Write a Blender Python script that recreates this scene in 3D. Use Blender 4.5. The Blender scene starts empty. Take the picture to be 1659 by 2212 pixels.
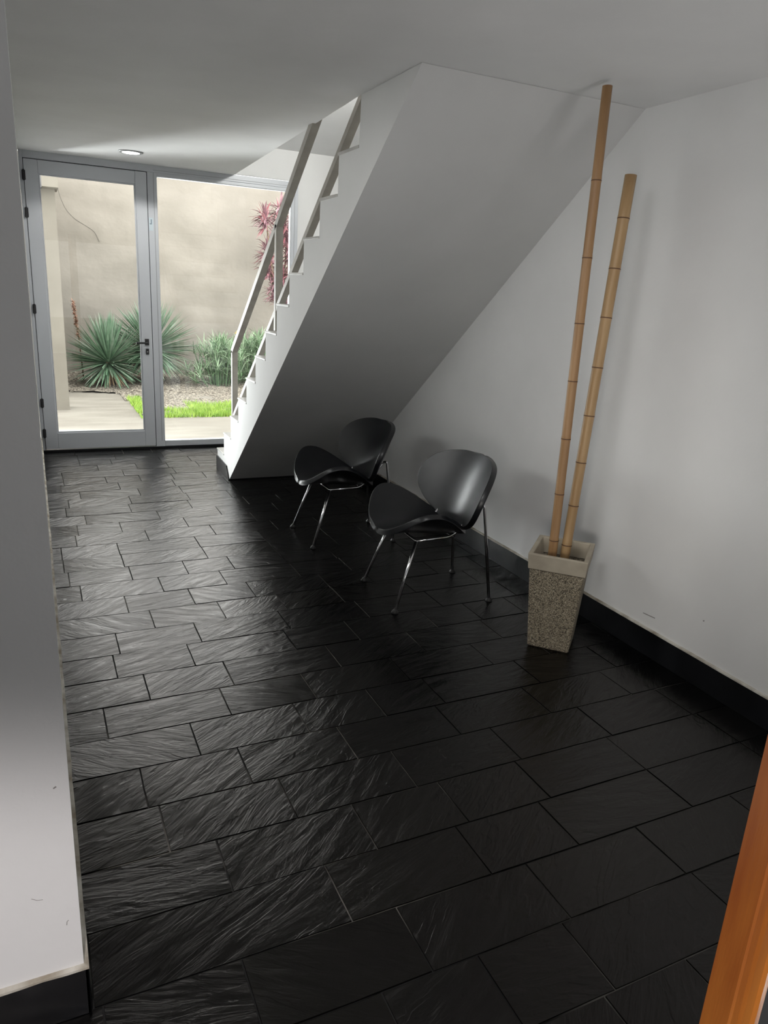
import bpy, bmesh, math, random
from mathutils import Vector, Matrix, noise
random.seed(7)
sc = bpy.context.scene
COL = sc.collection
PI = math.pi

# ---------------------------------------------------------------- camera
cam_d = bpy.data.cameras.new('camera'); cam = bpy.data.objects.new('camera', cam_d); COL.objects.link(cam)
cam_d.sensor_width = 36.0; cam_d.lens = 36.0 * 1572.13 / 2212.0; cam_d.clip_start = 0.02
yaw, pit, rol = -0.4524, -0.2923, 0.0568
F = Vector((-math.sin(yaw)*math.cos(pit), math.cos(yaw)*math.cos(pit), math.sin(pit)))
R0 = Vector((math.cos(yaw), math.sin(yaw), 0)); U0 = R0.cross(F)
Rv = R0*math.cos(rol) + U0*math.sin(rol); Uv = U0*math.cos(rol) - R0*math.sin(rol)
m = Matrix((Rv, Uv, -F)).transposed().to_4x4(); m.translation = Vector((0, 0, 1.4962))
cam.matrix_world = m
sc.camera = cam

# ---------------------------------------------------------------- world, lamps, exposure
sc.view_settings.view_transform = 'Standard'; sc.view_settings.look = 'None'
sc.view_settings.gamma = 1.0; sc.view_settings.use_curve_mapping = False
sc.view_settings.exposure = 0.0
w = bpy.data.worlds.new('overcast_sky'); sc.world = w; w.use_nodes = True
bg = w.node_tree.nodes['Background']; bg.inputs[0].default_value = (1.0, 0.98, 0.97, 1); bg.inputs[1].default_value = 7.0

def area(name, loc, aim, sx, sy, power, col=(1, 1, 1), spread=180):
    l = bpy.data.lights.new(name, 'AREA'); l.shape = 'RECTANGLE'; l.size = sx; l.size_y = sy
    l.energy = power; l.color = col; l.spread = math.radians(spread)
    o = bpy.data.objects.new(name, l); COL.objects.link(o); o.location = loc
    o.rotation_euler = (Vector(aim) - Vector(loc)).to_track_quat('-Z', 'Y').to_euler()
    return o
area('garden_daylight_fill', (-0.95, 7.75, 0.75), (2.1, 3.6, 2.1), 1.6, 1.45, 680, (0.97, 0.98, 1.0), 150)  # added light hidden outside beside the door, strengthens the daylight coming in
area('ceiling_uplight_fill', (1.75, 0.20, 0.15), (1.3, 1.2, 2.3), 0.8, 0.6, 6, (1.0, 0.985, 0.975), 115)  # added uplight below the view, brightens the near ceiling
area('stairwell_fill', (2.6, 4.5, 2.80), (2.5, 6.9, 2.3), 0.7, 0.25, 70, (1.0, 1.0, 0.96), 120)  # added light facing away from camera, brightens the stairwell back wall
def lamp(name, loc, aim, power, angle, blend, rad, col):
    l = bpy.data.lights.new(name, 'SPOT'); l.energy = power; l.spot_size = math.radians(angle); l.spot_blend = blend
    l.shadow_soft_size = rad; l.color = col
    o = bpy.data.objects.new(name, l); COL.objects.link(o); o.location = loc
    o.rotation_euler = (Vector(aim)-Vector(loc)).to_track_quat('-Z', 'Y').to_euler(); return o
lamp('near_wall_fill_spot', (-0.35, -1.3, 2.2), (-0.35, 1.3, -1.25), 300, 50, 0.45, 0.12, (1.0, 0.94, 0.93))  # added spot behind the camera, cone lights only the low near wall
area('jamb_fill', (-1.1, -0.9, 0.95), (0.64, 0.37, 0.85), 0.5, 0.5, 3.2, (1.0, 0.95, 0.88), 45)  # added narrow light out of view, brightens the wooden jamb
area('rear_fill', (0.8, -2.1, 1.4), (0.9, 3.0, 1.5), 2.4, 1.4, 8, (0.97, 0.98, 1.0), 180)  # added broad weak fill behind the camera, no window is built there
lo = area('lamp_lobby_ceiling', (0.45, 1.40, 2.18), (2.4, 3.1, 0.55), 0.5, 0.5, 3.4, (0.99, 0.985, 0.98), 95); lo.data.shape = 'DISK'

# ---------------------------------------------------------------- materials
def mat(name, col, rough=0.6, metal=0.0, spec=0.5):
    M = bpy.data.materials.new(name); M.use_nodes = True
    b = M.node_tree.nodes['Principled BSDF']
    b.inputs['Base Color'].default_value = (*col, 1); b.inputs['Roughness'].default_value = rough
    b.inputs['Metallic'].default_value = metal; b.inputs['Specular IOR Level'].default_value = spec
    return M
def N(M, t, **k):
    n = M.node_tree.nodes.new(t)
    for a, v in k.items():
        if a in n.inputs: n.inputs[a].default_value = v
        else: setattr(n, a, v)
    return n
def L(M, a, b): M.node_tree.links.new(a, b)
def bsdf(M): return M.node_tree.nodes['Principled BSDF']
def coords(M, scale=(1, 1, 1)):
    tc = N(M, 'ShaderNodeTexCoord'); mp = N(M, 'ShaderNodeMapping'); mp.inputs['Scale'].default_value = scale
    L(M, tc.outputs['Object'], mp.inputs['Vector']); return mp.outputs['Vector']
def noisy(M, c1, c2, scale=8, stretch=(1, 1, 1), lo=0.35, hi=0.65, bump=0.0, bscale=60, bdist=0.002, detail=6):
    v = coords(M, stretch)
    n = N(M, 'ShaderNodeTexNoise'); n.inputs['Scale'].default_value = scale; n.inputs['Detail'].default_value = detail
    L(M, v, n.inputs['Vector'])
    r = N(M, 'ShaderNodeValToRGB'); r.color_ramp.elements[0].position = lo; r.color_ramp.elements[1].position = hi
    r.color_ramp.elements[0].color = (*c1, 1); r.color_ramp.elements[1].color = (*c2, 1)
    L(M, n.outputs['Fac'], r.inputs['Fac']); L(M, r.outputs['Color'], bsdf(M).inputs['Base Color'])
    if bump:
        n2 = N(M, 'ShaderNodeTexNoise'); n2.inputs['Scale'].default_value = bscale; n2.inputs['Detail'].default_value = 6
        L(M, v, n2.inputs['Vector'])
        b = N(M, 'ShaderNodeBump'); b.inputs['Strength'].default_value = bump; b.inputs['Distance'].default_value = bdist
        L(M, n2.outputs['Fac'], b.inputs['Height']); L(M, b.outputs['Normal'], bsdf(M).inputs['Normal'])
    return r
def plaster(name, c, var=0.03, rough=0.75):
    M = mat(name, c, rough, spec=0.3)
    noisy(M, tuple(x*(1-var) for x in c), tuple(min(1, x*(1+var)) for x in c), 2.2, bump=0.25, bscale=35, bdist=0.003)
    return M
M_wall = plaster('white_wall_paint', (0.76, 0.76, 0.755))
M_ceil = plaster('white_ceiling_paint', (0.82, 0.82, 0.815))
M_stair = plaster('white_stair_paint', (0.70, 0.70, 0.69))
M_edge = mat('cement_ledge', (0.42, 0.38, 0.31), 0.9)
noisy(M_edge, (0.30, 0.26, 0.20), (0.62, 0.60, 0.54), 14, bump=0.6, bscale=60, bdist=0.004)
M_alu = mat('white_aluminium', (0.50, 0.52, 0.55), 0.38)
M_gap = mat('dark_rubber_gap', (0.02, 0.02, 0.022), 0.7)
M_rail = mat('taupe_metal_paint', (0.33, 0.31, 0.27), 0.5)
noisy(M_rail, (0.30, 0.28, 0.245), (0.36, 0.34, 0.30), 12)
M_tread = mat('pale_marble_tread', (0.55, 0.54, 0.51), 0.4)
noisy(M_tread, (0.38, 0.37, 0.35), (0.52, 0.51, 0.49), 9)
M_chrome = mat('chrome', (0.80, 0.80, 0.82), 0.12, 1.0)
M_foot = mat('black_foot', (0.02, 0.02, 0.02), 0.5)
M_leather = mat('black_leather', (0.010, 0.011, 0.013), 0.34, spec=0.6)
noisy(M_leather, (0.005, 0.006, 0.008), (0.009, 0.010, 0.012), 20, bump=0.15, bscale=260, bdist=0.0006)
M_slatebase = mat('black_slate_baseboard', (0.012, 0.013, 0.015), 0.32)
bsdf(M_slatebase).inputs['Specular IOR Level'].default_value = 0.35
noisy(M_slatebase, (0.002, 0.0022, 0.003), (0.007, 0.0075, 0.009), 6, bump=0.4, bscale=14, bdist=0.004)
M_glass = bpy.data.materials.new('clear_glass'); M_glass.use_nodes = True
nt = M_glass.node_tree; nt.nodes.remove(nt.nodes['Principled BSDF'])
_t = nt.nodes.new('ShaderNodeBsdfTransparent'); _g = nt.nodes.new('ShaderNodeBsdfGlossy'); _g.inputs['Roughness'].default_value = 0.01
_t.inputs[0].default_value = (0.97, 0.985, 0.975, 1)
_x = nt.nodes.new('ShaderNodeMixShader'); _f = nt.nodes.new('ShaderNodeFresnel'); _f.inputs[0].default_value = 1.45
nt.links.new(_f.outputs[0], _x.inputs[0]); nt.links.new(_t.outputs[0], _x.inputs[1]); nt.links.new(_g.outputs[0], _x.inputs[2])
nt.links.new(_x.outputs[0], nt.nodes['Material Output'].inputs[0])

def slate_floor_mat():
    M = mat('black_riven_slate', (0.02, 0.02, 0.022), 0.28, spec=0.38)
    bsdf(M).inputs['Specular Tint'].default_value = (1.0, 0.93, 0.90, 1)
    b = bsdf(M)
    at = N(M, 'ShaderNodeAttribute'); at.attribute_name = 'tile_random'
    tc = N(M, 'ShaderNodeTexCoord')
    sep = N(M, 'ShaderNodeSeparateColor'); L(M, at.outputs['Color'], sep.inputs[0])
    # offset per tile
    off = N(M, 'ShaderNodeVectorMath'); off.operation = 'MULTIPLY_ADD'
    off.inputs[1].default_value = (13, 17, 11); L(M, at.outputs['Vector'], off.inputs[0]); L(M, tc.outputs['Object'], off.inputs[2])
    ang = N(M, 'ShaderNodeMapRange'); ang.inputs['To Min'].default_value = -0.75; ang.inputs['To Max'].default_value = 0.75
    L(M, sep.outputs['Red'], ang.inputs['Value'])
    rot = N(M, 'ShaderNodeVectorRotate'); rot.rotation_type = 'Z_AXIS'; L(M, off.outputs[0], rot.inputs['Vector']); L(M, ang.outputs[0], rot.inputs['Angle'])
    mp = N(M, 'ShaderNodeMapping'); mp.inputs['Scale'].default_value = (1.0, 4.2, 1); L(M, rot.outputs[0], mp.inputs['Vector'])
    n1 = N(M, 'ShaderNodeTexNoise'); n1.inputs['Scale'].default_value = 7; n1.inputs['Detail'].default_value = 9; n1.inputs['Roughness'].default_value = 0.62; n1.inputs['Distortion'].default_value = 1.1
    L(M, mp.outputs[0], n1.inputs['Vector'])
    # terraces of split stone: steps through a coarse noise
    n2 = N(M, 'ShaderNodeTexNoise'); n2.inputs['Scale'].default_value = 2.3; n2.inputs['Detail'].default_value = 3; n2.inputs['Distortion'].default_value = 0.6
    L(M, mp.outputs[0], n2.inputs['Vector'])
    st = N(M, 'ShaderNodeMath'); st.operation = 'MULTIPLY'; st.inputs[1].default_value = 13; L(M, n2.outputs['Fac'], st.inputs[0])
    fl = N(M, 'ShaderNodeMath'); fl.operation = 'FRACT'; L(M, st.outputs[0], fl.inputs[0])
    fr = N(M, 'ShaderNodeMath'); fr.operation = 'FLOOR'; L(M, st.outputs[0], fr.inputs[0])
    pw = N(M, 'ShaderNodeMath'); pw.operation = 'POWER'; pw.inputs[1].default_value = 7; L(M, fl.outputs[0], pw.inputs[0])
    ad = N(M, 'ShaderNodeMath'); ad.operation = 'ADD'; L(M, fr.outputs[0], ad.inputs[0]); L(M, pw.outputs[0], ad.inputs[1])
    sm = N(M, 'ShaderNodeMath'); sm.operation = 'MULTIPLY'; sm.inputs[1].default_value = 0.16; L(M, ad.outputs[0], sm.inputs[0])
    tot = N(M, 'ShaderNodeMath'); tot.operation = 'ADD'; L(M, n1.outputs['Fac'], tot.inputs[0]); L(M, sm.outputs[0], tot.inputs[1])
    bp = N(M, 'ShaderNodeBump'); bp.inputs['Strength'].default_value = 0.6; bp.inputs['Distance'].default_value = 0.005
    L(M, tot.outputs[0], bp.inputs['Height']); L(M, bp.outputs['Normal'], b.inputs['Normal'])
    r = N(M, 'ShaderNodeValToRGB'); e = r.color_ramp.elements
    e[0].position = 0.0; e[0].color = (0.0008, 0.0009, 0.0011, 1); e[1].position = 1.0; e[1].color = (0.008, 0.0076, 0.006, 1)
    mx = N(M, 'ShaderNodeMath'); mx.operation = 'MULTIPLY'; L(M, sep.outputs['Green'], mx.inputs[0]); L(M, n1.outputs['Fac'], mx.inputs[1])
    L(M, mx.outputs[0], r.inputs['Fac']); L(M, r.outputs['Color'], b.inputs['Base Color'])
    rr = N(M, 'ShaderNodeMapRange'); rr.inputs['To Min'].default_value = 0.10; rr.inputs['To Max'].default_value = 0.34
    L(M, n1.outputs['Fac'], rr.inputs['Value']); L(M, rr.outputs[0], b.inputs['Roughness'])
    return M
M_slate = slate_floor_mat()
M_grout = mat('dark_grout', (0.02, 0.019, 0.017), 0.9)
noisy(M_grout, (0.006, 0.006, 0.006), (0.20, 0.19, 0.17), 1.7, lo=0.48, hi=0.62)

# ---------------------------------------------------------------- mesh helpers
def link(name, me, m=None, parent=None, smooth=False):
    o = bpy.data.objects.new(name, me); COL.objects.link(o)
    if m is not None:
        for x in (m if isinstance(m, (list, tuple)) else [m]): me.materials.append(x)
    if parent: o.parent = parent
    if smooth:
        for p in me.polygons: p.use_smooth = True
    return o
def obj(name, bm, m=None, parent=None, smooth=False):
    me = bpy.data.meshes.new(name); bm.normal_update(); bm.to_mesh(me); bm.free()
    return link(name, me, m, parent, smooth)
def box(bm, x0, x1, y0, y1, z0, z1, mi=0):
    v = [bm.verts.new((x, y, z)) for z in (z0, z1) for y in (y0, y1) for x in (x0, x1)]
    for f in ((0, 2, 3, 1), (4, 5, 7, 6), (0, 1, 5, 4), (2, 6, 7, 3), (0, 4, 6, 2), (1, 3, 7, 5)):
        bm.faces.new([v[i] for i in f]).material_index = mi
    return bm
def B(*a): return box(bmesh.new(), *a)
def bevel(o, w=0.003, seg=2):
    md = o.modifiers.new('bevel', 'BEVEL'); md.width = w; md.segments = seg; md.limit_method = 'ANGLE'; md.angle_limit = math.radians(40); return o
def prism_x(bm, pts, x0, x1):
    """polygon of (y,z) extruded along x"""
    a = [bm.verts.new((x0, y, z)) for y, z in pts]; b = [bm.verts.new((x1, y, z)) for y, z in pts]
    bm.faces.new(a); bm.faces.new(b[::-1]); n = len(pts)
    for i in range(n): bm.faces.new((a[i], b[i], b[(i+1) % n], a[(i+1) % n]))
    bmesh.ops.recalc_face_normals(bm, faces=bm.faces); return bm
def tube(bm, pts, rad, seg=10, cap=True):
    pts = [Vector(p) for p in pts]; rings = []
    rad = rad if isinstance(rad, (list, tuple)) else [rad]*len(pts)
    up = None
    for i, p in enumerate(pts):
        t = (pts[min(i+1, len(pts)-1)] - pts[max(i-1, 0)]).normalized()
        if up is None:
            up = Vector((0, 0, 1)) if abs(t.z) < 0.9 else Vector((1, 0, 0))
        a = t.cross(up).normalized(); b = t.cross(a).normalized(); up = -b if False else up
        rings.append([bm.verts.new(p + (a*math.cos(2*PI*k/seg) + b*math.sin(2*PI*k/seg))*rad[i]) for k in range(seg)])
    for i in range(len(rings)-1):
        for k in range(seg):
            bm.faces.new((rings[i][k], rings[i][(k+1) % seg], rings[i+1][(k+1) % seg], rings[i+1][k]))
    if cap: bm.faces.new(rings[0][::-1]); bm.faces.new(rings[-1])
    bmesh.ops.recalc_face_normals(bm, faces=bm.faces)
    return bm
def lathe(bm, prof, c=(0, 0, 0), seg=32, axis='z'):
    rings = []
    for r, z in prof:
        rings.append([bm.verts.new((c[0]+r*math.cos(2*PI*k/seg), c[1]+r*math.sin(2*PI*k/seg), c[2]+z)) for k in range(seg)])
    for i in range(len(rings)-1):
        for k in range(seg):
            bm.faces.new((rings[i][k], rings[i][(k+1) % seg], rings[i+1][(k+1) % seg], rings[i+1][k]))
    bm.faces.new(rings[0][::-1]); bm.faces.new(rings[-1]); bmesh.ops.recalc_face_normals(bm, faces=bm.faces); return bm
def round_path(pts, r=0.03, n=5):
    pts = [Vector(p) for p in pts]; out = [pts[0]]
    for i in range(1, len(pts)-1):
        a, b, c = pts[i-1], pts[i], pts[i+1]
        d1 = (a-b); d2 = (c-b); rr = min(r, d1.length*0.45, d2.length*0.45)
        p1 = b + d1.normalized()*rr; p2 = b + d2.normalized()*rr
        for k in range(n+1):
            t = k/n; out.append(p1*(1-t)**2 + b*2*t*(1-t) + p2*t*t)
    out.append(pts[-1]); return out
def empty(name, loc=(0, 0, 0), rz=0):
    o = bpy.data.objects.new(name, None); COL.objects.link(o); o.location = loc; o.rotation_euler = (0, 0, rz); return o
def tag(o, label, cat, group=None, kind=None):
    o['label'] = label; o['category'] = cat
    if group: o['group'] = group
    if kind: o['kind'] = kind
    return o
def struct(o, label=None, cat=None):
    o['kind'] = 'structure'
    if label: o['label'] = label
    if cat: o['category'] = cat
    return o

XL, XR, YN, YB = -0.0014, 2.3934, 1.302, 6.911
XS, Y0, G, RS = 1.3337, 6.0066, 0.2345, 0.175
ZC, ZD = 2.292, 2.412
YO = Y0 - 12*G
BH = 0.125
XF = -2.6          # far left of the room behind the camera
YR = -2.2
def zceil(y): return ZC if y <= YO else ZC + (ZD-ZC)*(y-YO)/(YB-YO)

# ---------------------------------------------------------------- floor: slate tiles with open joints
known = {1.3: [0.01, 0.61, 1.02], 1.5: [0.36, 0.77], 1.7: [0.235, 0.60], 1.9: [0.205, 0.52, 0.88], 2.1: [0.40, 0.78], 2.3: [0.13, 0.55, 0.88],
         2.5: [0.295, 0.61], 2.7: [0.20, 0.50, 0.93], 2.9: [0.23, 0.567], 3.1: [0.40, 0.72], 3.3: [0.31, 0.617], 3.5: [0.12, 0.50, 0.82], 3.7: [0.375, 0.66]}
bm = bmesh.new(); lay = bm.loops.layers.color.new('tile_random')
def tile(x0, x1, y0, y1):
    g = 0.0017; ch = 0.0009
    rc = (random.random(), random.random()**1.6, random.random(), 1)
    tz = random.uniform(0.0, 0.0016); sx = random.uniform(-0.003, 0.003); sy = random.uniform(-0.007, 0.007)
    cx, cy = (x0+x1)/2, (y0+y1)/2
    def ring(ins, dz):
        out = []; xs0, xs1, ys0, ys1 = x0+ins, x1-ins, y0+ins, y1-ins
        nx = max(2, int((x1-x0)/0.05)); ny = 4
        P = [(xs0+(xs1-xs0)*i/nx, ys0) for i in range(nx)] + [(xs1, ys0+(ys1-ys0)*i/ny) for i in range(ny)] \
          + [(xs1-(xs1-xs0)*i/nx, ys1) for i in range(nx)] + [(xs0, ys1-(ys1-ys0)*i/ny) for i in range(ny)]
        return P
    outer = ring(g, 0); inner = ring(g+ch, 0); vo = []; vi = []
    for (a, b), (c, d) in zip(outer, inner):
        j = noise.noise(Vector((a*23, b*23, rc[0]*9)))*0.0012; j2 = noise.noise(Vector((a*23+50, b*23, rc[0]*9)))*0.0012
        vo.append(bm.verts.new((a+j, b+j2, -0.004)))
        z = tz + sx*(c-cx) + sy*(d-cy) + noise.noise(Vector((c*15, d*15, rc[1]*5)))*0.0007
        vi.append(bm.verts.new((c+j, d+j2, z)))
    n = len(vo); fs = [bm.faces.new(vi)]
    for i in range(n): fs.append(bm.faces.new((vo[i], vo[(i+1) % n], vi[(i+1) % n], vi[i])))
    for f in fs:
        for l in f.loops: l[lay] = rc
y = YR
rows = []
yy = 1.3
while yy > YR: yy -= 0.2
while yy < YB: rows.append(round(yy, 3)); yy += 0.2
for y in rows:
    xs = sorted(known.get(round(y, 1), [])) if 1.25 < y < 3.8 else [random.uniform(0.1, 0.4)]
    left = xs[0]
    while left > XF: left -= random.choice((0.3, 0.4, 0.4, 0.5)); xs.insert(0, left)
    while xs[-1] < 2.45: xs.append(xs[-1] + random.choice((0.25, 0.3, 0.4, 0.4, 0.4, 0.45)))
    for a, b in zip(xs, xs[1:]): tile(max(a, XF), min(b, 2.5), y, min(y+0.2, YB))
floor = struct(obj('floor', bm, [M_slate]))
g = bmesh.new(); box(g, XF-0.1, 3.2, YR-0.1, YB+0.08, -0.12, -0.0024)
struct(obj('floor', g, [M_grout]))

# ---------------------------------------------------------------- walls
bm = bmesh.new()
W0, W1, WZ0, WZ1 = 2.45, 4.25, 1.25, 1.64      # added side window opening in the left wall, unseen, lets sky light in
box(bm, -0.16, XL, YN, W0, 0, 2.75); box(bm, -0.16, XL, W1, YB+0.1, 0, 2.75); box(bm, -0.16, XL, W0, W1, 0, WZ0); box(bm, -0.16, XL, W0, W1, WZ1, 2.75)
struct(obj('wall_left', bm, M_wall))
wn_ = struct(obj('wall_near', B(XF, -0.16, YN, YN+0.16, 0, 2.75), M_wall))
M_scuff = mat('grey_scuff', (0.28, 0.27, 0.26), 0.9)
def scuff(parent, P, r=0.0012):
    bm = bmesh.new(); tube(bm, P, r, 6); obj('scuff_mark', bm, M_scuff, parent)
struct(obj('wall_far_left', B(XF-0.15, XF, YR, YN+0.16, 0, 2.75), M_wall))
struct(obj('wall_behind', B(XF-0.15, 2.55, YR-0.15, YR, 0, 2.75), M_wall))
sofY0, sofS = 5.60, 0.7744
def zs(y): return (sofY0-y)*sofS
bm = bmesh.new()
ye = 4.75
prism_x(bm, [(YR, 0), (sofY0-0.02, 0), (ye, zs(ye)+0.02), (ye, 3.2), (YR, 3.2)], XR, 2.55)
struct(obj('wall_right', bm, M_wall))
bm = bmesh.new(); box(bm, 3.0, 3.15, ye-0.1, YB+0.1, -0.1, 5.6); box(bm, 2.55, 3.0, ye-0.1, ye, 0, 5.0)
struct(obj('wall_stairwell', bm, M_wall))
# back wall: left sliver, right of the glazing, above it inside the stairwell
bm = bmesh.new(); box(bm, 2.29, 3.15, YB, YB+0.14, -0.1, ZD+0.01); box(bm, -0.16, 3.15, YB, YB+0.14, ZD+0.01, 2.75)
struct(obj('wall_back', bm, M_stair))

wl_ = bpy.data.objects['wall_left']; wr_ = bpy.data.objects['wall_right']
scuff(wl_, [(-0.029, YN, 0.565), (-0.024, YN, 0.568)], 0.0016)
scuff(wl_, [(-0.027, YN, 0.238), (-0.026, YN, 0.246), (-0.023, YN, 0.249)], 0.0008)
scuff(wl_, [(-0.085, YN, 0.325), (-0.075, YN, 0.318), (-0.065, YN, 0.316)], 0.0006)
scuff(wr_, [(XR, 2.20, 0.182), (XR, 2.13, 0.187)], 0.0022)
scuff(wr_, [(XR, 1.885, 0.284), (XR, 1.881, 0.288)], 0.003)
# ---------------------------------------------------------------- ceiling with the stair opening
xe = 1.705
bm = bmesh.new()
def slab(bot, top):
    n = len(bot); a = [bm.verts.new(p) for p in bot]; b = [bm.verts.new(p) for p in top]
    bm.faces.new(a); bm.faces.new(b)
    for i in range(n): bm.faces.new((a[i], a[(i+1) % n], b[(i+1) % n], b[i]))
T = 0.22
pA = [(XF-0.1, YR-0.1), (2.5, YR-0.1), (2.5, YO), (XS, YO), (XF-0.1, YO)]
slab([(x, y, ZC) for x, y in pA], [(x, y, ZC+T) for x, y in pA])
pB = [(-0.1, YO), (XS, YO), (xe, YB+0.02), (-0.1, YB+0.02)]
slab([(x, y, zceil(y)) for x, y in pB], [(x, y, zceil(y)+T) for x, y in pB])
bmesh.ops.recalc_face_normals(bm, faces=bm.faces)
struct(obj('ceiling', bm, M_ceil))
# sloping underside of the flight above, seen through the opening
bm = bmesh.new(); prism_x(bm, [(YB+0.1, 2.653), (4.9, 3.05), (3.0, 4.4), (3.0, 4.6), (4.8, 3.25), (YB+0.1, 2.8)], 1.2, 3.1)
struct(obj('ceiling', bm, M_wall))
# side of the stairwell above the ceiling
bm = bmesh.new(); prism_x(bm, [(3.0, ZC+T), (YB, ZD+T), (YB, 2.9), (3.0, 4.4)], 1.10, 1.2)
struct(obj('wall_upper_left', bm, M_wall))
struct(obj('wall_upper_near', B(1.1, 3.15, 2.7, 2.8, ZC+T, 4.6), M_wall))

# ---------------------------------------------------------------- baseboards with a cement ledge on top
def baseboard(name, x0, x1, y0, y1):
    o = struct(obj(name, B(x0, x1, y0, y1, 0, BH-0.004), M_slatebase)); bevel(o, 0.002)
    return o
def ledge(o, pts_in, pts_out, th=0.005):
    """rough cement strip on top of the baseboard, outline runs wall side then free side"""
    bm = bmesh.new(); n = 60
    A = Vector(pts_in[0]); Bv = Vector(pts_in[1]); C = Vector(pts_out[0]); D = Vector(pts_out[1])
    rows_ = []
    for i in range(n+1):
        t = i/n; a = A.lerp(Bv, t); c = C.lerp(D, t)
        j = 1 + 0.28*noise.noise(Vector((t*40, 3, 1))); c = a + (c-a)*j
        zt = BH + 0.0015*noise.noise(Vector((t*60, 9, 1)))
        rows_.append([bm.verts.new((a.x, a.y, zt+0.003)), bm.verts.new((c.x, c.y, zt)), bm.verts.new((c.x, c.y, BH-0.006)), bm.verts.new((a.x, a.y, BH-0.006))])
    for r0, r1 in zip(rows_, rows_[1:]):
        for k in range(4): bm.faces.new((r0[k], r0[(k+1) % 4], r1[(k+1) % 4], r1[k]))
    bm.faces.new(rows_[0]); bm.faces.new(rows_[-1][::-1]); bmesh.ops.recalc_face_normals(bm, faces=bm.faces)
    e = obj('cement_ledge', bm, M_edge); e.parent = o; return e
PL = 0.0095
o = baseboard('baseboard_left', XL, XL+PL-0.001, YN-PL, YB-0.03); ledge(o, ((XL, YN), (XL, YB-0.03)), ((XL+PL, YN-PL), (XL+PL, YB-0.03)))
o = baseboard('baseboard_near', XF, XL+PL-0.001, YN-PL, YN); ledge(o, ((XL, YN), (XF, YN)), ((XL+PL, YN-PL), (XF, YN-PL)))
o = baseboard('baseboard_right', XR-0.009, XR, YR, sofY0-0.16); ledge(o, ((XR, YR), (XR, sofY0-0.16)), ((XR-0.010, YR), (XR-0.010, sofY0-0.16)))

# ---------------------------------------------------------------- staircase
st = empty('staircase', (XS, Y0, 0))
tag(st, 'white solid staircase with stepped side rising to the ceiling along the right', 'staircase')
pts = [(0, 0)]
for k in range(12):
    pts += [(-k*G, (k+1)*RS-0.013), (-(k+1)*G, (k+1)*RS-0.013)]
pts += [(-12*G, ZC-0.001), (YO-0.58-Y0+12*G-12*G, ZC+0.02)]
pts[-1] = (sofY0 - (ZC-0.001)/sofS - Y0, ZC-0.001)
pts += [(sofY0-Y0, 0)]
bm = bmesh.new(); prism_x(bm, pts, 0, XR-XS)
obj('stair_body', bm, M_stair, st)
for k in range(12):
    y1 = -k*G + 0.012; y0 = -(k+1)*G
    t = obj('tread', B(-0.004, XR-XS, y0, y1, (k+1)*RS-0.013, (k+1)*RS), M_tread, st); bevel(t, 0.003)
bm = bmesh.new(); prism_x(bm, [(0.010, 0), (0.010, 0.115), (sofY0-Y0+0.07, 0.10), (sofY0-Y0-0.006, 0.012), (sofY0-Y0-0.006, 0)], -0.009, 0.0)
box(bm, -0.009, XR-XS, 0.0, 0.010, 0, 0.115)
obj('stair_baseboard', bm, M_slatebase, st)
bm = bmesh.new(); box(bm, 0, XR-XS-0.02, sofY0-Y0-0.012, sofY0-Y0-0.002, 0, 0.012); obj('soffit_base_strip', bm, M_slatebase, st)

# railing: rectangular tube handrail, lower rail on the nosings, two posts
rl = empty('stair_railing', (XS+0.085, Y0, 0))
tag(rl, 'taupe painted square-tube stair railing standing on the steps', 'railing')
def bar(name, p, q, w, h, mat_=M_rail, x=0.0):
    """bar in the yz plane from p to q, width w in x and depth h across"""
    p = Vector((p[0], p[1])); q = Vector((q[0], q[1])); d = (q-p).normalized(); n = Vector((-d.y, d.x))*h/2
    bm = bmesh.new(); prism_x(bm, [tuple(p+n), tuple(q+n), tuple(q-n), tuple(p-n)], x-w/2, x+w/2)
    return bevel(obj(name, bm, mat_, rl), 0.002)
def rel(y): return y - Y0
yb1, yb2 = 5.757, 4.62
hs, ls = 0.757, 0.775
zt1 = 1.0; zt2 = zt1+(yb1-yb2)*hs
bar('handrail', (rel(yb1)+0.016, zt1-0.012), (rel(3.3), zt1+(yb1-3.3)*hs), 0.045, 0.042)
bar('post', (rel(yb1), 0.35), (rel(yb1), zt1), 0.045, 0.036)
bar('post', (rel(yb2), 1.225), (rel(yb2), zt2), 0.045, 0.036)
bar('lower_rail', (rel(yb1), 0.47), (rel(3.19), 0.47+(yb1-3.19)*ls), 0.04, 0.034)

# ---------------------------------------------------------------- glazed door and fixed window
yf0, yf1 = YB-0.03, YB+0.04
xa, xb, xc, xw = 0.0275, 0.961, 1.0426, 2.2268
zl = 2.354
d1 = struct(obj('door_1', bmesh.new(), M_alu)); 
def rect_frame(x0, x1, z0, z1, wl, wr, wt, wb, y0, y1):
    bm = bmesh.new()
    box(bm, x0, x0+wl, y0, y1, z0, z1); box(bm, x1-wr, x1, y0, y1, z0, z1)
    box(bm, x0+wl, x1-wr, y0, y1, z1-wt, z1); box(bm, x0+wl, x1-wr, y0, y1, z0, z0+wb); return bm
bevel(obj('leaf_frame', rect_frame(xa+0.003, xb-0.003, 0.028, zl-0.004, 0.101, 0.092, 0.100, 0.140, yf0-0.008, yf1-0.02), M_alu, d1), 0.004)
gb = obj('glazing_bead', rect_frame(0.1327-0.002, 0.8647+0.002, 0.168, 2.252, 0.012, 0.012, 0.012, 0.012, yf0+0.004, yf0+0.02), M_alu, d1)
obj('glass_pane', B(0.13, 0.87, yf0+0.020, yf0+0.026, 0.165, 2.255), M_glass, d1)
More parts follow.
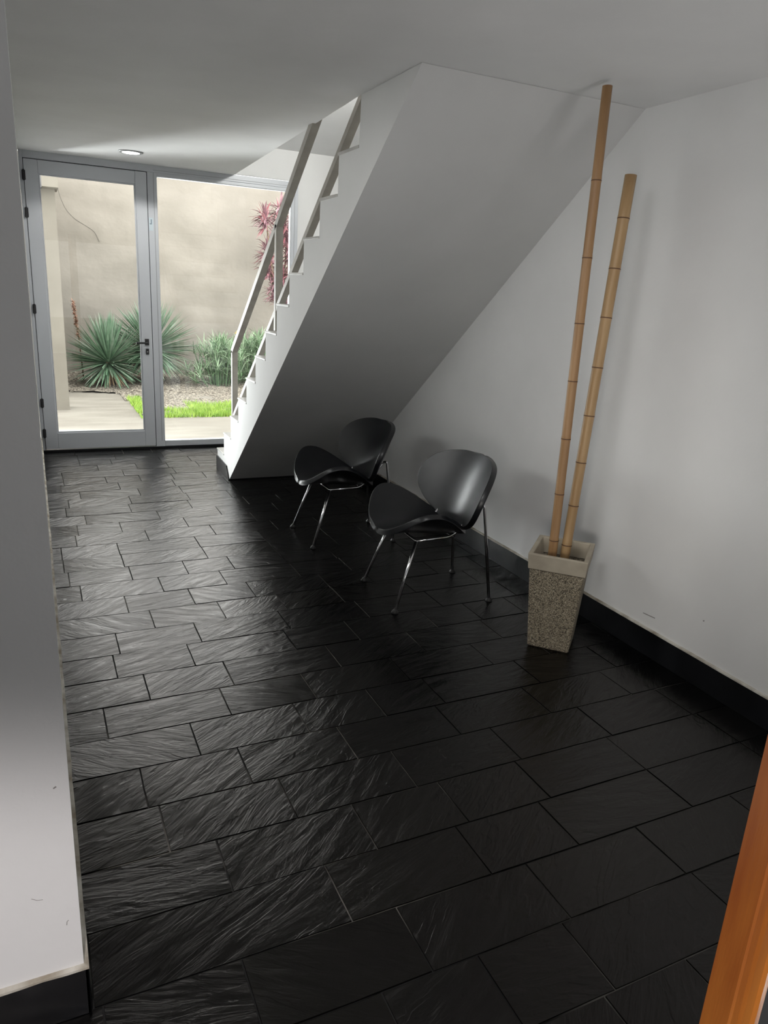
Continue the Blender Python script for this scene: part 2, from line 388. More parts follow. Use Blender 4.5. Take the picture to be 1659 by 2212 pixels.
bm = bmesh.new(); box(bm, xa-0.002, xb+0.002, yf0+0.018, yf1-0.021, 0.006, zl); box(bm, 0.12, 0.875, yf0+0.012, yf1, 0.15, 2.265)
# dark rebate seen in the gap around the leaf
g2 = bmesh.new(); box(g2, xa-0.001, xa+0.004, yf0+0.006, yf1-0.02, 0.02, zl); box(g2, xb-0.004, xb+0.001, yf0+0.006, yf1-0.02, 0.02, zl); box(g2, xa, xb, yf0+0.006, yf1-0.02, zl-0.005, zl+0.001)
bm.free(); obj('seal', g2, M_gap, d1)
for z in (2.229, 1.953, 1.211, 0.431, 0.168):
    h = bmesh.new(); tube(h, [(xa+0.001, yf0-0.014, z-0.04), (xa+0.001, yf0-0.014, z+0.04)], 0.008, 10); box(h, xa-0.012, xa+0.014, yf0-0.011, yf0-0.007, z-0.035, z+0.035)
    obj('hinge', h, M_gap, d1)
M_blk = mat('black_handle', (0.015, 0.015, 0.017), 0.4)
h = bmesh.new(); box(h, 0.895, 0.929, yf0-0.016, yf0-0.008, 0.935, 0.990)
tube(h, round_path([(0.912, yf0-0.012, 0.958), (0.912, yf0-0.05, 0.958), (0.816, yf0-0.05, 0.956)], 0.012), 0.0085, 10)
obj('handle', h, M_blk, d1)
h = bmesh.new(); box(h, 0.900, 0.926, yf0-0.015, yf0-0.008, 0.855, 0.905); kh = obj('keyhole_plate', h, M_blk, d1)
h = bmesh.new(); tube(h, [(0.913, yf0-0.014, 0.88), (0.913, yf0-0.019, 0.88)], 0.007, 12); obj('lock_cylinder', h, M_chrome, kh)
# fixed outer frame + right pane
wn = struct(obj('window_1', bmesh.new(), M_alu))
bm = bmesh.new()
box(bm, XL+0.001, xa, yf0, yf1, 0, ZD); box(bm, xa, xw+0.065, yf0, yf1, zl+0.002, ZD)      # left jamb and head
box(bm, xb+0.002, xc, yf0, yf1, 0, zl+0.002); box(bm, xw, xw+0.065, yf0, yf1, 0, zl+0.002)
box(bm, xc, xw, yf0, yf1, 2.327, zl+0.002); box(bm, xc, xw, yf0, yf1, 0.018, 0.067)
bevel(obj('window_frame', bm, M_alu, wn), 0.003)
bm = bmesh.new(); box(bm, xc-0.030, xc-0.026, yf0-0.002, yf0+0.001, 0.07, zl); box(bm, xw+0.030, xw+0.033, yf0-0.002, yf0+0.001, 0.02, ZD-0.01); box(bm, xc-0.03, xw, yf0-0.002, yf0+0.001, 2.372, 2.375)
obj('frame_groove', bm, mat('shadow_groove', (0.30, 0.31, 0.32), 0.6), wn)
obj('glass_pane', B(xc-0.004, xw+0.004, yf0+0.020, yf0+0.026, 0.06, 2.332), M_glass, wn)
obj('threshold', B(XL+0.001, XR, yf0-0.012, yf1+0.05, -0.01, 0.018), M_slatebase, wn)
M_stk = mat('pale_blue_sticker', (0.50, 0.58, 0.62), 0.5); M_stk2 = mat('slate_blue_print', (0.16, 0.21, 0.26), 0.5)
s = obj('sticker', B(0.957+0.01, 1.000, yf0-0.0035, yf0-0.001, 1.895, 1.997), M_stk, wn)
bm = bmesh.new(); box(bm, 0.982, 0.989, yf0-0.0045, yf0-0.0034, 1.945, 1.985); box(bm, 0.972, 0.982, yf0-0.0045, yf0-0.0034, 1.945, 1.952)
obj('sticker_mark', bm, M_stk2, s)

w2 = struct(obj('window_2_added', bmesh.new(), M_alu))  # added out of view to light the stair side and right wall
bm = bmesh.new(); x_0, x_1, t_ = -0.12, -0.06, 0.05
box(bm, x_0, x_1, W0, W1, WZ0, WZ0+t_); box(bm, x_0, x_1, W0, W1, WZ1-t_, WZ1)
for y_ in (W0, (W0+W1)/2-t_/2, W1-t_): box(bm, x_0, x_1, y_, y_+t_, WZ0+t_, WZ1-t_)
bevel(obj('window_frame', bm, M_alu, w2), 0.003)
obj('glass_pane', B(-0.093, -0.087, W0+0.03, W1-0.03, WZ0+0.03, WZ1-0.03), M_glass, w2)

# ---------------------------------------------------------------- recessed ceiling lamp
lx, ly = 0.752, 6.144; lz = zceil(ly)
dl = empty('ceiling_light', (lx, ly, lz)); tag(dl, 'round recessed ceiling lamp, lit white, near the glass door', 'ceiling light')
bm = bmesh.new(); lathe(bm, [(0.060, -0.001), (0.086, -0.001), (0.088, -0.006), (0.080, -0.010), (0.064, -0.010), (0.060, -0.006)]); obj('trim_ring', bm, mat('grey_lamp_ring', (0.35, 0.36, 0.36), 0.4), dl, True)
M_em = mat('lit_diffuser', (0.9, 0.9, 0.9), 0.5); bsdf(M_em).inputs['Emission Color'].default_value = (1, 1, 0.97, 1); bsdf(M_em).inputs['Emission Strength'].default_value = 6
bm = bmesh.new(); lathe(bm, [(0.02, -0.010), (0.055, -0.011), (0.062, -0.010), (0.062, -0.006), (0.02, -0.006)]); obj('diffuser', bm, M_em, dl)
pl = bpy.data.lights.new('ceiling_lamp_glow', 'SPOT'); pl.energy = 32; pl.spot_size = math.radians(150); pl.shadow_soft_size = 0.06; pl.color = (1, 0.98, 0.94)
po = bpy.data.objects.new('ceiling_lamp_glow', pl); COL.objects.link(po); po.location = (lx, ly, lz-0.02)

# ---------------------------------------------------------------- chairs
def smooth_profile(K, t):
    """Catmull-Rom through the (t, half width) knots"""
    for i in range(len(K)-1):
        if t <= K[i+1][0]:
            p0 = K[max(i-1, 0)]; p1 = K[i]; p2 = K[i+1]; p3 = K[min(i+2, len(K)-1)]
            u = (t-p1[0])/(p2[0]-p1[0]); h = p2[0]-p1[0]
            m1 = (p2[1]-p0[1])/max(p2[0]-p0[0], 1e-6)*h; m2 = (p3[1]-p1[1])/max(p3[0]-p1[0], 1e-6)*h
            return (2*u**3-3*u*u+1)*p1[1] + (u**3-2*u*u+u)*m1 + (-2*u**3+3*u*u)*p2[1] + (u**3-u*u)*m2
    return 0
BACK = [(0, 0), (0.008, 0.065), (0.03, 0.125), (0.08, 0.190), (0.16, 0.262), (0.3, 0.322), (0.48, 0.342), (0.64, 0.328), (0.78, 0.290), (0.89, 0.228), (0.955, 0.155), (0.988, 0.085), (1.0, 0)]
SEAT = [(0, 0), (0.008, 0.055), (0.03, 0.092), (0.08, 0.122), (0.16, 0.168), (0.3, 0.232), (0.48, 0.286), (0.62, 0.305), (0.76, 0.295), (0.87, 0.248), (0.945, 0.178), (0.985, 0.100), (1.0, 0)]
def shell(name, prof_, centre, nlift, parent, k0, k1):
    """upholstered curved shell; centre(t) gives the middle line, nlift the direction the wings rise"""
    nt_, ns = 32, 20
    bm = bmesh.new(); grid = []
    for i in range(nt_+1):
        t = 0.5*(1-math.cos(PI*i/nt_)); wd = max(smooth_profile(prof_, t), 0.010); c = Vector(centre(t)); row = []; k = k0+(k1-k0)*t
        for j in range(ns+1):
            yv = wd*math.sin((j/ns-0.5)*PI)
            row.append(bm.verts.new(c + Vector((0, yv, 0)) + Vector(nlift)*k*yv*yv))
        grid.append(row)
    for a, b in zip(grid, grid[1:]):
        for j in range(ns): bm.faces.new((a[j], b[j], b[j+1], a[j+1]))
    bmesh.ops.recalc_face_normals(bm, faces=bm.faces)
    o = obj(name, bm, M_leather, parent, True)
    sd = o.modifiers.new('thickness', 'SOLIDIFY'); sd.thickness = 0.028; sd.offset = 0
    ss = o.modifiers.new('smooth', 'SUBSURF'); ss.levels = 1; ss.render_levels = 2
    return o
def make_chair():
    c = empty('lounge_chair')
    shell('seat', SEAT, lambda t: (-0.172+0.471*t, 0, 0.336+0.046*t-0.018*max(0, t-0.7)**2/0.09), (0, 0, 1), c, 1.85, 1.44)
    shell('backrest', BACK, lambda t: (-0.126-0.150*t, 0, 0.362+0.365*t), (0.94, 0, 0.34), c, 1.0, 1.0)
    for s in (1, -1):
        bm = bmesh.new(); tube(bm, round_path([(0.262, s*0.212, 0.012), (0.150, s*0.160, 0.345)], 0.01), 0.0078, 12)
        l = obj('leg', bm, M_chrome, c, True)
        bm = bmesh.new(); lathe(bm, [(0.008, 0), (0.017, 0.0), (0.018, 0.006), (0.012, 0.014), (0.008, 0.02)], (0.264, s*0.213, 0), 16); obj('foot_glide', bm, M_foot, l, True)
        bm = bmesh.new(); tube(bm, round_path([(-0.267, s*0.206, 0.012), (-0.212, s*0.165, 0.505), (-0.196, s*0.152, 0.50)], 0.02), 0.0078, 12)
        l = obj('leg', bm, M_chrome, c, True)
        bm = bmesh.new(); lathe(bm, [(0.008, 0), (0.017, 0.0), (0.018, 0.006), (0.012, 0.014), (0.008, 0.02)], (-0.268, s*0.206, 0), 16); obj('foot_glide', bm, M_foot, l, True)
    bm = bmesh.new()
    for s in (1, -1):
        tube(bm, round_path([(0.150, s*0.160, 0.345), (-0.06, s*0.135, 0.345), (-0.200, s*0.152, 0.500)], 0.04), 0.0075, 12)
    tube(bm, [(0.150, -0.160, 0.345), (0.150, 0.160, 0.345)], 0.0075, 12)
    tube(bm, [(-0.06, -0.135, 0.345), (-0.06, 0.135, 0.345)], 0.0075, 12)
    obj('seat_frame', bm, M_chrome, c, True)
    return c
def copy_tree(o, parent=None):
    c = o.copy(); COL.objects.link(c)
    if parent: c.parent = parent
    for ch in list(o.children): copy_tree(ch, c)
    return c
ch1 = make_chair(); ch2 = copy_tree(ch1)
ch1.location = (1.776, 3.105, 0); ch1.rotation_euler = (0, 0, PI-0.05)
ch2.location = (1.700, 4.095, 0); ch2.rotation_euler = (0, 0, PI-0.03)
tag(ch1, 'black leather petal-shaped chair on chrome legs, nearer one beside the stone planter', 'chair', 'black petal chairs along the right wall')
tag(ch2, 'black leather petal-shaped chair on chrome legs, farther one close under the stairs', 'chair', 'black petal chairs along the right wall')

# ---------------------------------------------------------------- planter
M_agg = mat('exposed_aggregate', (0.3, 0.27, 0.2), 0.85)
vv = coords(M_agg)
vo = N(M_agg, 'ShaderNodeTexVoronoi'); vo.inputs['Scale'].default_value = 330; L(M_agg, vv, vo.inputs['Vector'])
sp = N(M_agg, 'ShaderNodeSeparateColor'); L(M_agg, vo.outputs['Color'], sp.inputs[0])
rp = N(M_agg, 'ShaderNodeValToRGB'); e = rp.color_ramp.elements
e[0].position = 0.0; e[0].color = (0.045, 0.038, 0.028, 1); e[1].position = 1.0; e[1].color = (0.52, 0.46, 0.35, 1)
for p_, c_ in ((0.25, (0.10, 0.085, 0.06, 1)), (0.45, (0.26, 0.22, 0.155, 1)), (0.8, (0.33, 0.28, 0.20, 1))):
    x_ = e.new(p_); x_.color = c_
L(M_agg, sp.outputs['Red'], rp.inputs['Fac']); L(M_agg, rp.outputs['Color'], bsdf(M_agg).inputs['Base Color'])
bb = N(M_agg, 'ShaderNodeBump'); bb.inputs['Strength'].default_value = 0.7; bb.inputs['Distance'].default_value = 0.003
L(M_agg, sp.outputs['Red'], bb.inputs['Height']); L(M_agg, bb.outputs['Normal'], bsdf(M_agg).inputs['Normal'])
M_rim = mat('smooth_cement_rim', (0.42, 0.37, 0.29), 0.8); noisy(M_rim, (0.36, 0.315, 0.245), (0.47, 0.42, 0.33), 10, bump=0.2)
pt = empty('planter', (2.055, 2.398, 0), -0.809)
tag(pt, 'tapered square planter of speckled beige stone with smooth rim, holding bamboo poles', 'planter')
H_ = 0.457
def frust(bm, prof, hollow=None):
    """stack of square rings (a,b,z)"""
    rings = []
    for a, b, z in prof:
        rings.append([bm.verts.new((sx*a, sy*b, z)) for sx, sy in ((-1, -1), (1, -1), (1, 1), (-1, 1))])
    for r0, r1 in zip(rings, rings[1:]):
        for k in range(4): bm.faces.new((r0[k], r0[(k+1) % 4], r1[(k+1) % 4], r1[k]))
    bm.faces.new(rings[0][::-1]); bm.faces.new(rings[-1]); bmesh.ops.recalc_face_normals(bm, faces=bm.faces); return bm
def ab(z, ins=0): return 0.092+(0.121-0.092)*z/H_-ins, 0.092+(0.140-0.092)*z/H_-ins
a0, a1 = ab(0), ab(H_-0.075); i1, i0 = ab(H_-0.075, 0.024), ab(0.05, 0.024)
bm = bmesh.new(); frust(bm, [(a0[0]-0.006, a0[1]-0.006, 0), (a0[0], a0[1], 0.008), (a1[0], a1[1], H_-0.075), (i1[0], i1[1], H_-0.075), (i0[0], i0[1], 0.05)])
bevel(obj('body', bm, M_agg, pt), 0.004)
a2, a3 = ab(H_-0.078), ab(H_)
bm = bmesh.new()
w_ = 0.006
frust(bm, [(i1[0], i1[1], H_-0.076), (a2[0]+w_, a2[1]+w_, H_-0.072), (a3[0]+w_, a3[1]+w_, H_), (a3[0]-0.014, a3[1]-0.014, H_), (i1[0]+0.002, i1[1]+0.002, H_-0.07)])
# open the underside of the rim
bm.faces.ensure_lookup_table()
caps = [f for f in bm.faces if len(f.verts) == 4 and all(abs(v.co.z-(H_-0.07)) < 1e-4 for v in f.verts) or all(abs(v.co.z-(H_-0.076)) < 1e-4 for v in f.verts)]
bmesh.ops.delete(bm, geom=caps, context='FACES_ONLY')
bevel(obj('rim', bm, M_rim, pt), 0.004)
M_soil = mat('dark_gravel', (0.03, 0.027, 0.022), 0.95)
bm = bmesh.new(); frust(bm, [(i0[0]-0.001, i0[1]-0.001, 0.05), (ab(0.33, 0.025)[0], ab(0.33, 0.025)[1], 0.33)]); obj('soil', bm, M_soil, pt)

# ---------------------------------------------------------------- bamboo
def bamboo_mat(name, c1, c2):
    M = mat(name, c1, 0.45)
    noisy(M, c1, c2, 3.0, stretch=(14, 14, 1), lo=0.3, hi=0.7, bump=0.1, bscale=20); return M
M_nd = mat('bamboo_node', (0.12, 0.06, 0.03), 0.7)
M_hol = mat('bamboo_hollow', (0.03, 0.02, 0.012), 0.9)
def bamboo(label, base, top, r, nodes, c1, c2, taper):
    base = Vector(base); top = Vector(top); ln = (top-base).length
    prof = []; idx = []
    z = 0; stops = [n for n in nodes if n < ln-0.02]
    seq = [(r, 0.0, 0)]
    for n in stops:
        seq += [(r, n-0.012, 0), (r*1.05, n-0.004, 0), (r*1.075, n-0.0015, 1), (r*1.0, n+0.0005, 1), (r*1.05, n+0.003, 0), (r, n+0.012, 0)]
    seq += [(r, ln, 0), (r*0.80, ln, 2), (r*0.78, ln-0.05, 2), (0.001, ln-0.05, 2)]
    bm = bmesh.new(); rings = []; seg = 24
    for rr, zz, mi in seq:
        f_ = 1 - taper*zz/ln
        rings.append(([bm.verts.new((rr*f_*math.cos(2*PI*k/seg), rr*f_*math.sin(2*PI*k/seg), zz)) for k in range(seg)], mi))
    for (a, ma), (b, mb) in zip(rings, rings[1:]):
        for k in range(seg):
            f = bm.faces.new((a[k], a[(k+1) % seg], b[(k+1) % seg], b[k])); f.material_index = mb; f.smooth = True
    bm.faces.new(rings[0][0][::-1])
    bmesh.ops.recalc_face_normals(bm, faces=bm.faces)
    o = obj('bamboo_pole', bm, [bamboo_mat('bamboo_cane', c1, c2), M_nd, M_hol])
    o.location = base; o.rotation_euler = (top-base).to_track_quat('Z', 'Y').to_euler()
    return tag(o, label, 'bamboo pole', 'dry bamboo poles in the planter')
bamboo('taller thin brown bamboo pole standing in the stone planter, reaching nearly to the ceiling', (2.0, 2.395, 0.332), (1.993, 2.417, 2.272), 0.0195,
       [0.17, 0.38, 0.62, 0.86, 1.09, 1.34, 1.62], (0.30, 0.165, 0.075), (0.42, 0.25, 0.12), 0.06)
bamboo('shorter thicker tan bamboo pole in the stone planter, leaning right toward the wall', (2.045, 2.372, 0.332), (2.150, 2.402, 1.985), 0.0205,
       [0.15, 0.33, 0.52, 0.72, 0.92, 1.12, 1.31, 1.50], (0.36, 0.22, 0.10), (0.47, 0.31, 0.155), -0.12)

# ---------------------------------------------------------------- varnished door jamb at the right edge of the view
M_wood = mat('varnished_orange_wood', (0.3, 0.1, 0.02), 0.28)
noisy(M_wood, (0.20, 0.052, 0.012), (0.46, 0.17, 0.030), 1.6, stretch=(9, 9, 1), lo=0.3, hi=0.72, bump=0.15, bscale=30)
prof = [(0, 0.002), (0.002, 0), (0.010, -0.001), (0.0115, 0.003), (0.014, 0.003), (0.0155, -0.002), (0.026, -0.003), (0.028, 0.001), (0.032, 0.001), (0.034, -0.003), (0.041, -0.002), (0.043, 0.004), (0.043, 0.035), (0, 0.035)]
bm = bmesh.new(); a = [bm.verts.new((x, y, 0)) for x, y in prof]; b = [bm.verts.new((x, y, 2.12)) for x, y in prof]
bm.faces.new(a); bm.faces.new(b)
for i in range(len(prof)): bm.faces.new((a[i], b[i], b[(i+1) % len(prof)], a[(i+1) % len(prof)]))
bmesh.ops.recalc_face_normals(bm, faces=bm.faces)
jb = obj('trim_1', bm, M_wood); jb.location = (0.6258, 0.3637, 0); jb.rotation_euler = (0, 0, -0.12)
struct(jb)
obj('dark_rebate', B(0.044, 0.11, 0.004, 0.035, 0, 2.12), M_gap, jb)

# ---------------------------------------------------------------- garden
M_path = mat('pale_concrete', (0.52, 0.48, 0.41), 0.9); noisy(M_path, (0.12, 0.108, 0.088), (0.158, 0.146, 0.122), 1.6, stretch=(1, 3, 1), bump=0.2)
M_soilg = mat('mulch_soil', (0.2, 0.16, 0.12), 0.95); noisy(M_soilg, (0.045, 0.035, 0.025), (0.25, 0.225, 0.18), 38, lo=0.42, hi=0.62, bump=0.8, bscale=70, bdist=0.02)
M_gw = mat('cream_garden_wall', (0.66, 0.58, 0.46), 0.95)
noisy(M_gw, (0.158, 0.143, 0.120), (0.220, 0.200, 0.172), 1.7, stretch=(1, 1, 1.2), lo=0.3, hi=0.7, bump=0.35, bscale=5, bdist=0.03, detail=9)
M_col = mat('beige_column', (0.50, 0.45, 0.36), 0.9); noisy(M_col, (0.125, 0.113, 0.092), (0.15, 0.137, 0.113), 2)
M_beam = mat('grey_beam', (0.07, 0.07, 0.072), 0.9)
struct(obj('garden_path', B(-2.5, 6.5, YB+0.09, 12.6, -0.12, -0.02), M_path), 'pale concrete garden path and terrace outside the glass door', 'path')
GW = 12.35
bm = bmesh.new(); nx, nz = 60, 30
rows_ = []
for j in range(nz+1):
    rows_.append([bm.verts.new((-2.5+9*i/nx, GW + 0.03*noise.noise(Vector((i*0.22, j*0.25, 2))), -0.1+3.15*j/nz)) for i in range(nx+1)])
for r0, r1 in zip(rows_, rows_[1:]):
    for i in range(nx): bm.faces.new((r0[i], r0[i+1], r1[i+1], r1[i]))
box(bm, -2.5, 6.5, GW+0.08, GW+0.3, -0.1, 3.05)
struct(obj('garden_wall', bm, M_gw, smooth=True), 'rough cream plastered garden wall behind the plants', 'wall')
gw_ = bpy.data.objects['garden_wall']
bm = bmesh.new(); tube(bm, round_path([(0.46, GW-0.012, 2.80), (0.507, GW-0.012, 2.567), (0.57, GW-0.012, 2.405), (0.675, GW-0.012, 2.289), (0.828, GW-0.012, 2.206), (0.952, GW-0.012, 2.133), (1.008, GW-0.012, 1.995)], 0.06), 0.004, 6)
obj('wall_crack', bm, mat('grey_crack', (0.12, 0.11, 0.095), 0.9), gw_)
struct(obj('garden_side_wall', B(-0.05, 0.15, 10.3, GW+0.04, -0.1, 3.05), M_gw), 'cream return of the garden wall beside the column', 'wall')
bm = bmesh.new(); box(bm, 0.06, 0.33, 9.25, 9.5, -0.02, 2.37)
struct(obj('garden_column', bm, M_col), 'beige square column standing left outside the glass door', 'column')
bm = bmesh.new(); box(bm, 0.20, 0.36, 9.05, 9.55, 2.37, 2.62)
gb_ = struct(obj('garden_beam', bm, M_col), 'beige beam resting on the beige garden column', 'beam')
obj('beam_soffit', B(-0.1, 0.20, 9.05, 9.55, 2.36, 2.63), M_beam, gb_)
# planting bed
bm = bmesh.new()
bed = [(0.36, 10.75), (0.75, 10.62), (1.03, 10.50), (1.05, 8.60), (6.4, 8.60), (6.4, GW+0.05), (0.36, GW+0.05)]
nbx, nby = 120, 70; G_ = {}
def inside(x, y):
    c = False; n = len(bed)
    for i in range(n):
        x1, y1 = bed[i]; x2, y2 = bed[(i+1) % n]
        if (y1 > y) != (y2 > y) and x < (x2-x1)*(y-y1)/(y2-y1)+x1: c = not c
    return c
for i in range(nbx+1):
    for j in range(nby+1):
        x = 0.3+6.1*i/nbx; y = 8.7+3.7*j/nby
        G_[i, j] = (x, y)
V_ = {}
def gv(i, j):
    if (i, j) not in V_:
        x, y = G_[i, j]; z = -0.012 + 0.03*noise.noise(Vector((x*5, y*5, 0))) + 0.02*noise.noise(Vector((x*17, y*17, 0))) + max(0, (y-10.3))*0.03
        V_[i, j] = bm.verts.new((x, y, z))
    return V_[i, j]
for i in range(nbx):
    for j in range(nby):
        x, y = G_[i, j]
        if inside(x+0.025, y+0.026): bm.faces.new((gv(i, j), gv(i+1, j), gv(i+1, j+1), gv(i, j+1)))
struct(obj('planting_bed', bm, M_soilg, smooth=True), 'planting bed of dark mulch and pale pebbles', 'soil')

# lawn strip: countless blades
M_grass = mat('lime_grass', (0.25, 0.5, 0.04), 0.6)
noisy(M_grass, (0.14, 0.27, 0.02), (0.28, 0.40, 0.06), 9)
bm = bmesh.new()
def lawn_ok(x, y):
    # front edge straight, left edge curved, back edge ragged
    back = 9.60 + 0.30*noise.noise(Vector((x*2.2, 0, 0)))
    if x < 1.22: back = 10.1
    elif x < 1.7: back = 9.15
    return x > 1.05 and 8.58 < y < back and random.random() < 0.35+0.9*max(0, (back-y))
cnt = 0
while cnt < 15000:
    x = random.uniform(1.0, 4.6); y = random.uniform(8.58, 10.4)
    if not lawn_ok(x, y): continue
    cnt += 1
    a = random.uniform(0, 2*PI); hgt = random.uniform(0.02, 0.055); wv = 0.006
    dx, dy = math.cos(a)*wv, math.sin(a)*wv; lx_, ly_ = random.uniform(-0.03, 0.03), random.uniform(-0.03, 0.03)
    z0 = -0.02
    bm.faces.new((bm.verts.new((x-dx, y-dy, z0)), bm.verts.new((x+dx, y+dy, z0)), bm.verts.new((x+lx_, y+ly_, z0+hgt+0.02))))
tag(obj('lawn', bm, M_grass), 'bright lime green strip of grass between path and plants', 'grass', kind='stuff')

def leaf(bm, base, d, length, width, droop=0.3, fold=0.25, seg=6, twist=0.0, tipw=0.05, mi=0):
    """strap leaf that starts along d and bends down"""
    d = Vector(d).normalized(); side = d.cross(Vector((0, 0, 1)))
    if side.length < 0.05: side = Vector((math.cos(twist*9), math.sin(twist*9), 0))
    side.normalize(); p = Vector(base); rows = []; dd = d.copy()
    for i in range(seg+1):
        t = i/seg; wd = width*(0.55+1.8*t*(1-t))*(1-t**4) + width*tipw*(1-t)
        nrm = side.cross(dd).normalized()
        rows.append((bm.verts.new(p-side*wd/2), bm.verts.new(p-nrm*wd*fold), bm.verts.new(p+side*wd/2)))
        p = p + dd*length/seg; dd = (dd + Vector((0, 0, -droop/seg))*(0.3+1.4*t)).normalized()
    for a, b in zip(rows, rows[1:]):
        for k in range(2):
            f = bm.faces.new((a[k], a[k+1], b[k+1], b[k])); f.material_index = mi
def green(name, c1, c2, rough=0.5, scale=12):
    M = mat(name, c1, rough); noisy(M, c1, c2, scale, lo=0.3, hi=0.7); return M
M_yu = green('blue_green_leaf', (0.055, 0.125, 0.065), (0.15, 0.22, 0.15))
M_yu2 = green('sage_leaf', (0.10, 0.15, 0.10), (0.20, 0.25, 0.19))
M_dead = green('dry_leaf', (0.22, 0.15, 0.09), (0.36, 0.27, 0.17), 0.8)
M_tr = mat('fibrous_trunk', (0.12, 0.08, 0.05), 0.95); noisy(M_tr, (0.07, 0.045, 0.03), (0.20, 0.14, 0.09), 30, bump=0.8)
def yucca(label, c, h, n, L0, seed):
    random.seed(seed); r = empty('yucca_plant', c); tag(r, label, 'yucca', 'spiky yuccas against the garden wall')
    bm = bmesh.new(); tube(bm, [(0, 0, -0.03), (0.01, 0, h*0.5), (0, 0, h)], [0.06, 0.05, 0.05], 10); obj('trunk', bm, M_tr, r, True)
    bm = bmesh.new()
    for i in range(n):
        az = random.uniform(0, 2*PI); u = random.random(); el = math.radians(-42 + 126*u)
        d = (math.cos(az)*math.cos(el), math.sin(az)*math.cos(el), math.sin(el))
        ln = L0*random.uniform(0.82, 1.06)*(0.86 if el < 0 else 1)
        leaf(bm, (d[0]*0.04, d[1]*0.04, h-0.05+0.10*u), d, ln, random.uniform(0.030, 0.042), 0.10+0.25*(1-u)*random.random(), mi=0 if random.random() < 0.68 else 1)
    obj('leaves', bm, [M_yu, M_yu2], r)
    bm = bmesh.new()
    for i in range(n//5):
        az = random.uniform(0, 2*PI); el = math.radians(random.uniform(-50, -20)); d = (math.cos(az)*math.cos(el), math.sin(az)*math.cos(el), math.sin(el))
        leaf(bm, (0, 0, h-0.08), d, L0*random.uniform(0.45, 0.7), 0.025, 0.5)
    obj('dead_leaves', bm, M_dead, r); return r
yucca('blue-green spiky yucca left of the door handle, beside the beige column', (0.95, 11.25, 0), 0.34, 330, 0.66, 3)
yucca('taller blue-green spiky yucca directly behind the frame post and door handle', (1.58, 11.45, 0), 0.52, 420, 0.72, 4)
# narrow leaved clump
M_dr = green('fresh_green_leaf', (0.13, 0.23, 0.11), (0.30, 0.38, 0.26), scale=20)
M_dr2 = green('deep_green_leaf', (0.04, 0.10, 0.04), (0.10, 0.17, 0.08), scale=20)
def clump(label, c, wx, hz, n, seed):
    random.seed(seed); r = empty('strap_leaf_shrub', c); tag(r, label, 'shrub', 'strap-leaved shrubs by the garden wall')
    bm = bmesh.new(); st_ = bmesh.new()
    for i in range(n):
        bx, by = random.gauss(0, wx*0.42), random.gauss(0, 0.16); hz_ = hz*random.uniform(0.15, 0.92)*(1-0.25*abs(bx)/wx)
        tube(st_, [(bx*0.6, by*0.6, -0.02), (bx, by, hz_)], 0.006, 5)
        for k in range(13):
            az = random.uniform(0, 2*PI); el = math.radians(random.uniform(0, 80)); d = (math.cos(az)*math.cos(el), math.sin(az)*math.cos(el), math.sin(el))
            leaf(bm, (bx, by, hz_-random.uniform(0, 0.06)), d, random.uniform(0.16, 0.30), 0.014, random.uniform(0.6, 1.5), seg=5, mi=0 if random.random() < 0.6 else 1)
    obj('leaves', bm, [M_dr, M_dr2], r); obj('stems', st_, M_dr2, r); return r
sh1 = clump('arching strap-leaved green shrub left of the stair railing', (2.55, 11.3, 0), 0.42, 0.72, 110, 11)
sh2 = clump('arching strap-leaved green shrub seen behind the stair railing', (3.20, 11.5, 0), 0.40, 0.80, 100, 12)
M_yel = mat('yellow_petal', (0.75, 0.55, 0.08), 0.6)
random.seed(5); fl = empty('yellow_flower', (2.82, 11.2, 0)); tag(fl, 'small yellow flower rising above the strap-leaved shrub', 'flower')
bm = bmesh.new(); tube(bm, [(0, 0, -0.02), (0.02, 0, 0.4), (0, 0, 0.78)], 0.004, 5); obj('stem', bm, M_dr2, fl)
bm = bmesh.new()
for i in range(14):
    az = random.uniform(0, 2*PI); leaf(bm, (0, 0, 0.78), (math.cos(az), math.sin(az), random.uniform(0, 1.0)), 0.07, 0.025, 0.6, seg=3)
obj('petals', bm, M_yel, fl)
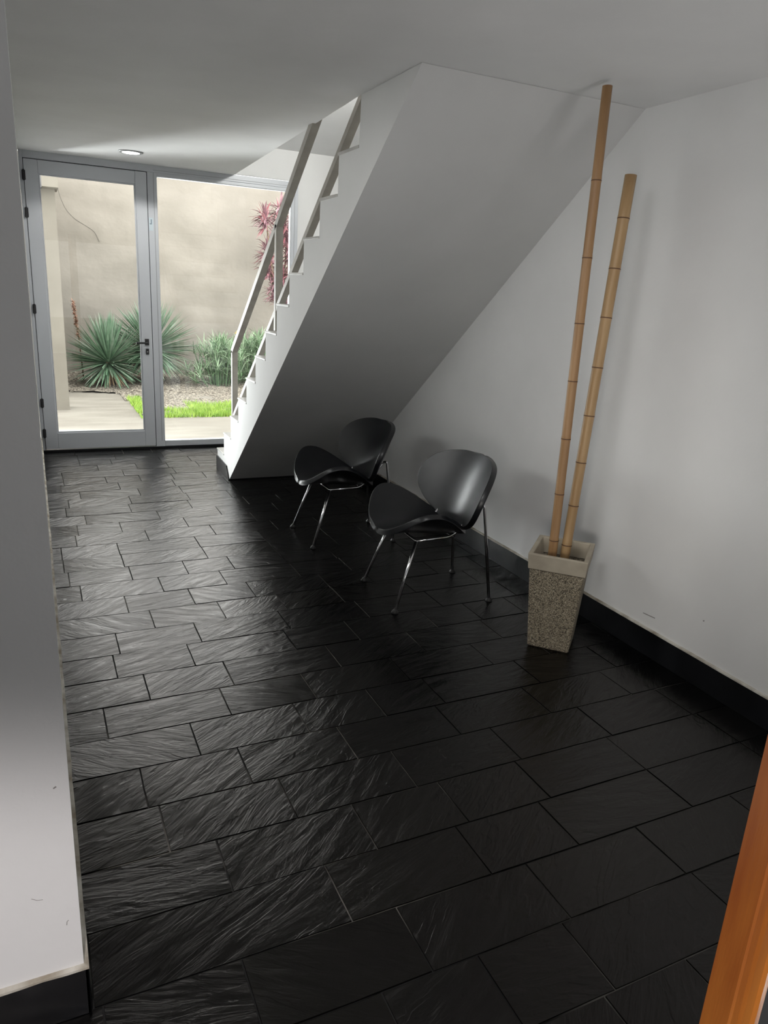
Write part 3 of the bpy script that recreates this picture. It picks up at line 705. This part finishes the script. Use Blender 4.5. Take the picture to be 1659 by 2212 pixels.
# red cordyline
random.seed(21)
M_red = green('burgundy_leaf', (0.09, 0.035, 0.045), (0.24, 0.13, 0.15), scale=14); M_red2 = green('pink_leaf', (0.26, 0.07, 0.09), (0.34, 0.18, 0.19), scale=14)
cd = empty('cordyline', (3.62, 11.6, 0)); tag(cd, 'tall burgundy-leaved cordyline shrub at the right edge of the glazing', 'shrub')
bm = bmesh.new(); stem = bmesh.new()
heads = [(0.0, 0.0, 2.45), (-0.22, 0.05, 2.1), (0.15, -0.1, 1.9), (-0.10, 0.0, 1.65), (0.10, 0.1, 2.3), (0.02, -0.1, 1.35), (-0.02, 0.1, 2.7), (0.25, 0, 2.55), (0.3, 0.05, 1.6), (-0.12, -0.05, 1.45), (-0.28, 0.0, 2.55), (-0.2, 0.05, 1.85), (0.12, 0.0, 2.1), (0.05, 0.08, 1.75)]
for hx, hy, hz_ in heads:
    tube(stem, round_path([(hx*0.2, hy*0.2, -0.02), (hx*0.3, hy*0.3, hz_*0.5), (hx, hy, hz_)], 0.1), 0.012, 6)
    for k in range(70):
        az = random.uniform(0, 2*PI); el = math.radians(random.uniform(-45, 80)); d = (math.cos(az)*math.cos(el), math.sin(az)*math.cos(el), math.sin(el))
        leaf(bm, (hx, hy, hz_-random.uniform(0, 0.22)), d, random.uniform(0.16, 0.30), random.uniform(0.022, 0.036), random.uniform(0.4, 1.3), seg=5, mi=0 if random.random() < 0.7 else 1)
obj('leaves', bm, [M_red, M_red2], cd); obj('stems', stem, M_tr, cd)
# dry flower stalk by the column
random.seed(31)
ds = empty('dry_flower_stalk', (0.58, 11.6, 0)); tag(ds, 'dry reddish brown flower stalk leaning on the wall behind the left yucca', 'flower stalk')
bm = bmesh.new(); tube(bm, [(0.05, 0, -0.02), (0.02, 0, 0.6), (-0.03, 0.0, 1.12)], 0.010, 6); obj('stem', bm, M_tr, ds)
bm = bmesh.new()
for i in range(220):
    z = random.uniform(0.65, 1.15); leaf(bm, (0.02-0.05*(z-0.6)/0.5, 0, z), (random.gauss(0, 1), random.gauss(0, 1), random.gauss(-0.2, 0.6)), 0.05, 0.018, 0.5, seg=2)
obj('dry_flowers', bm, green('russet_petal', (0.20, 0.10, 0.07), (0.40, 0.24, 0.17), 0.8), ds)
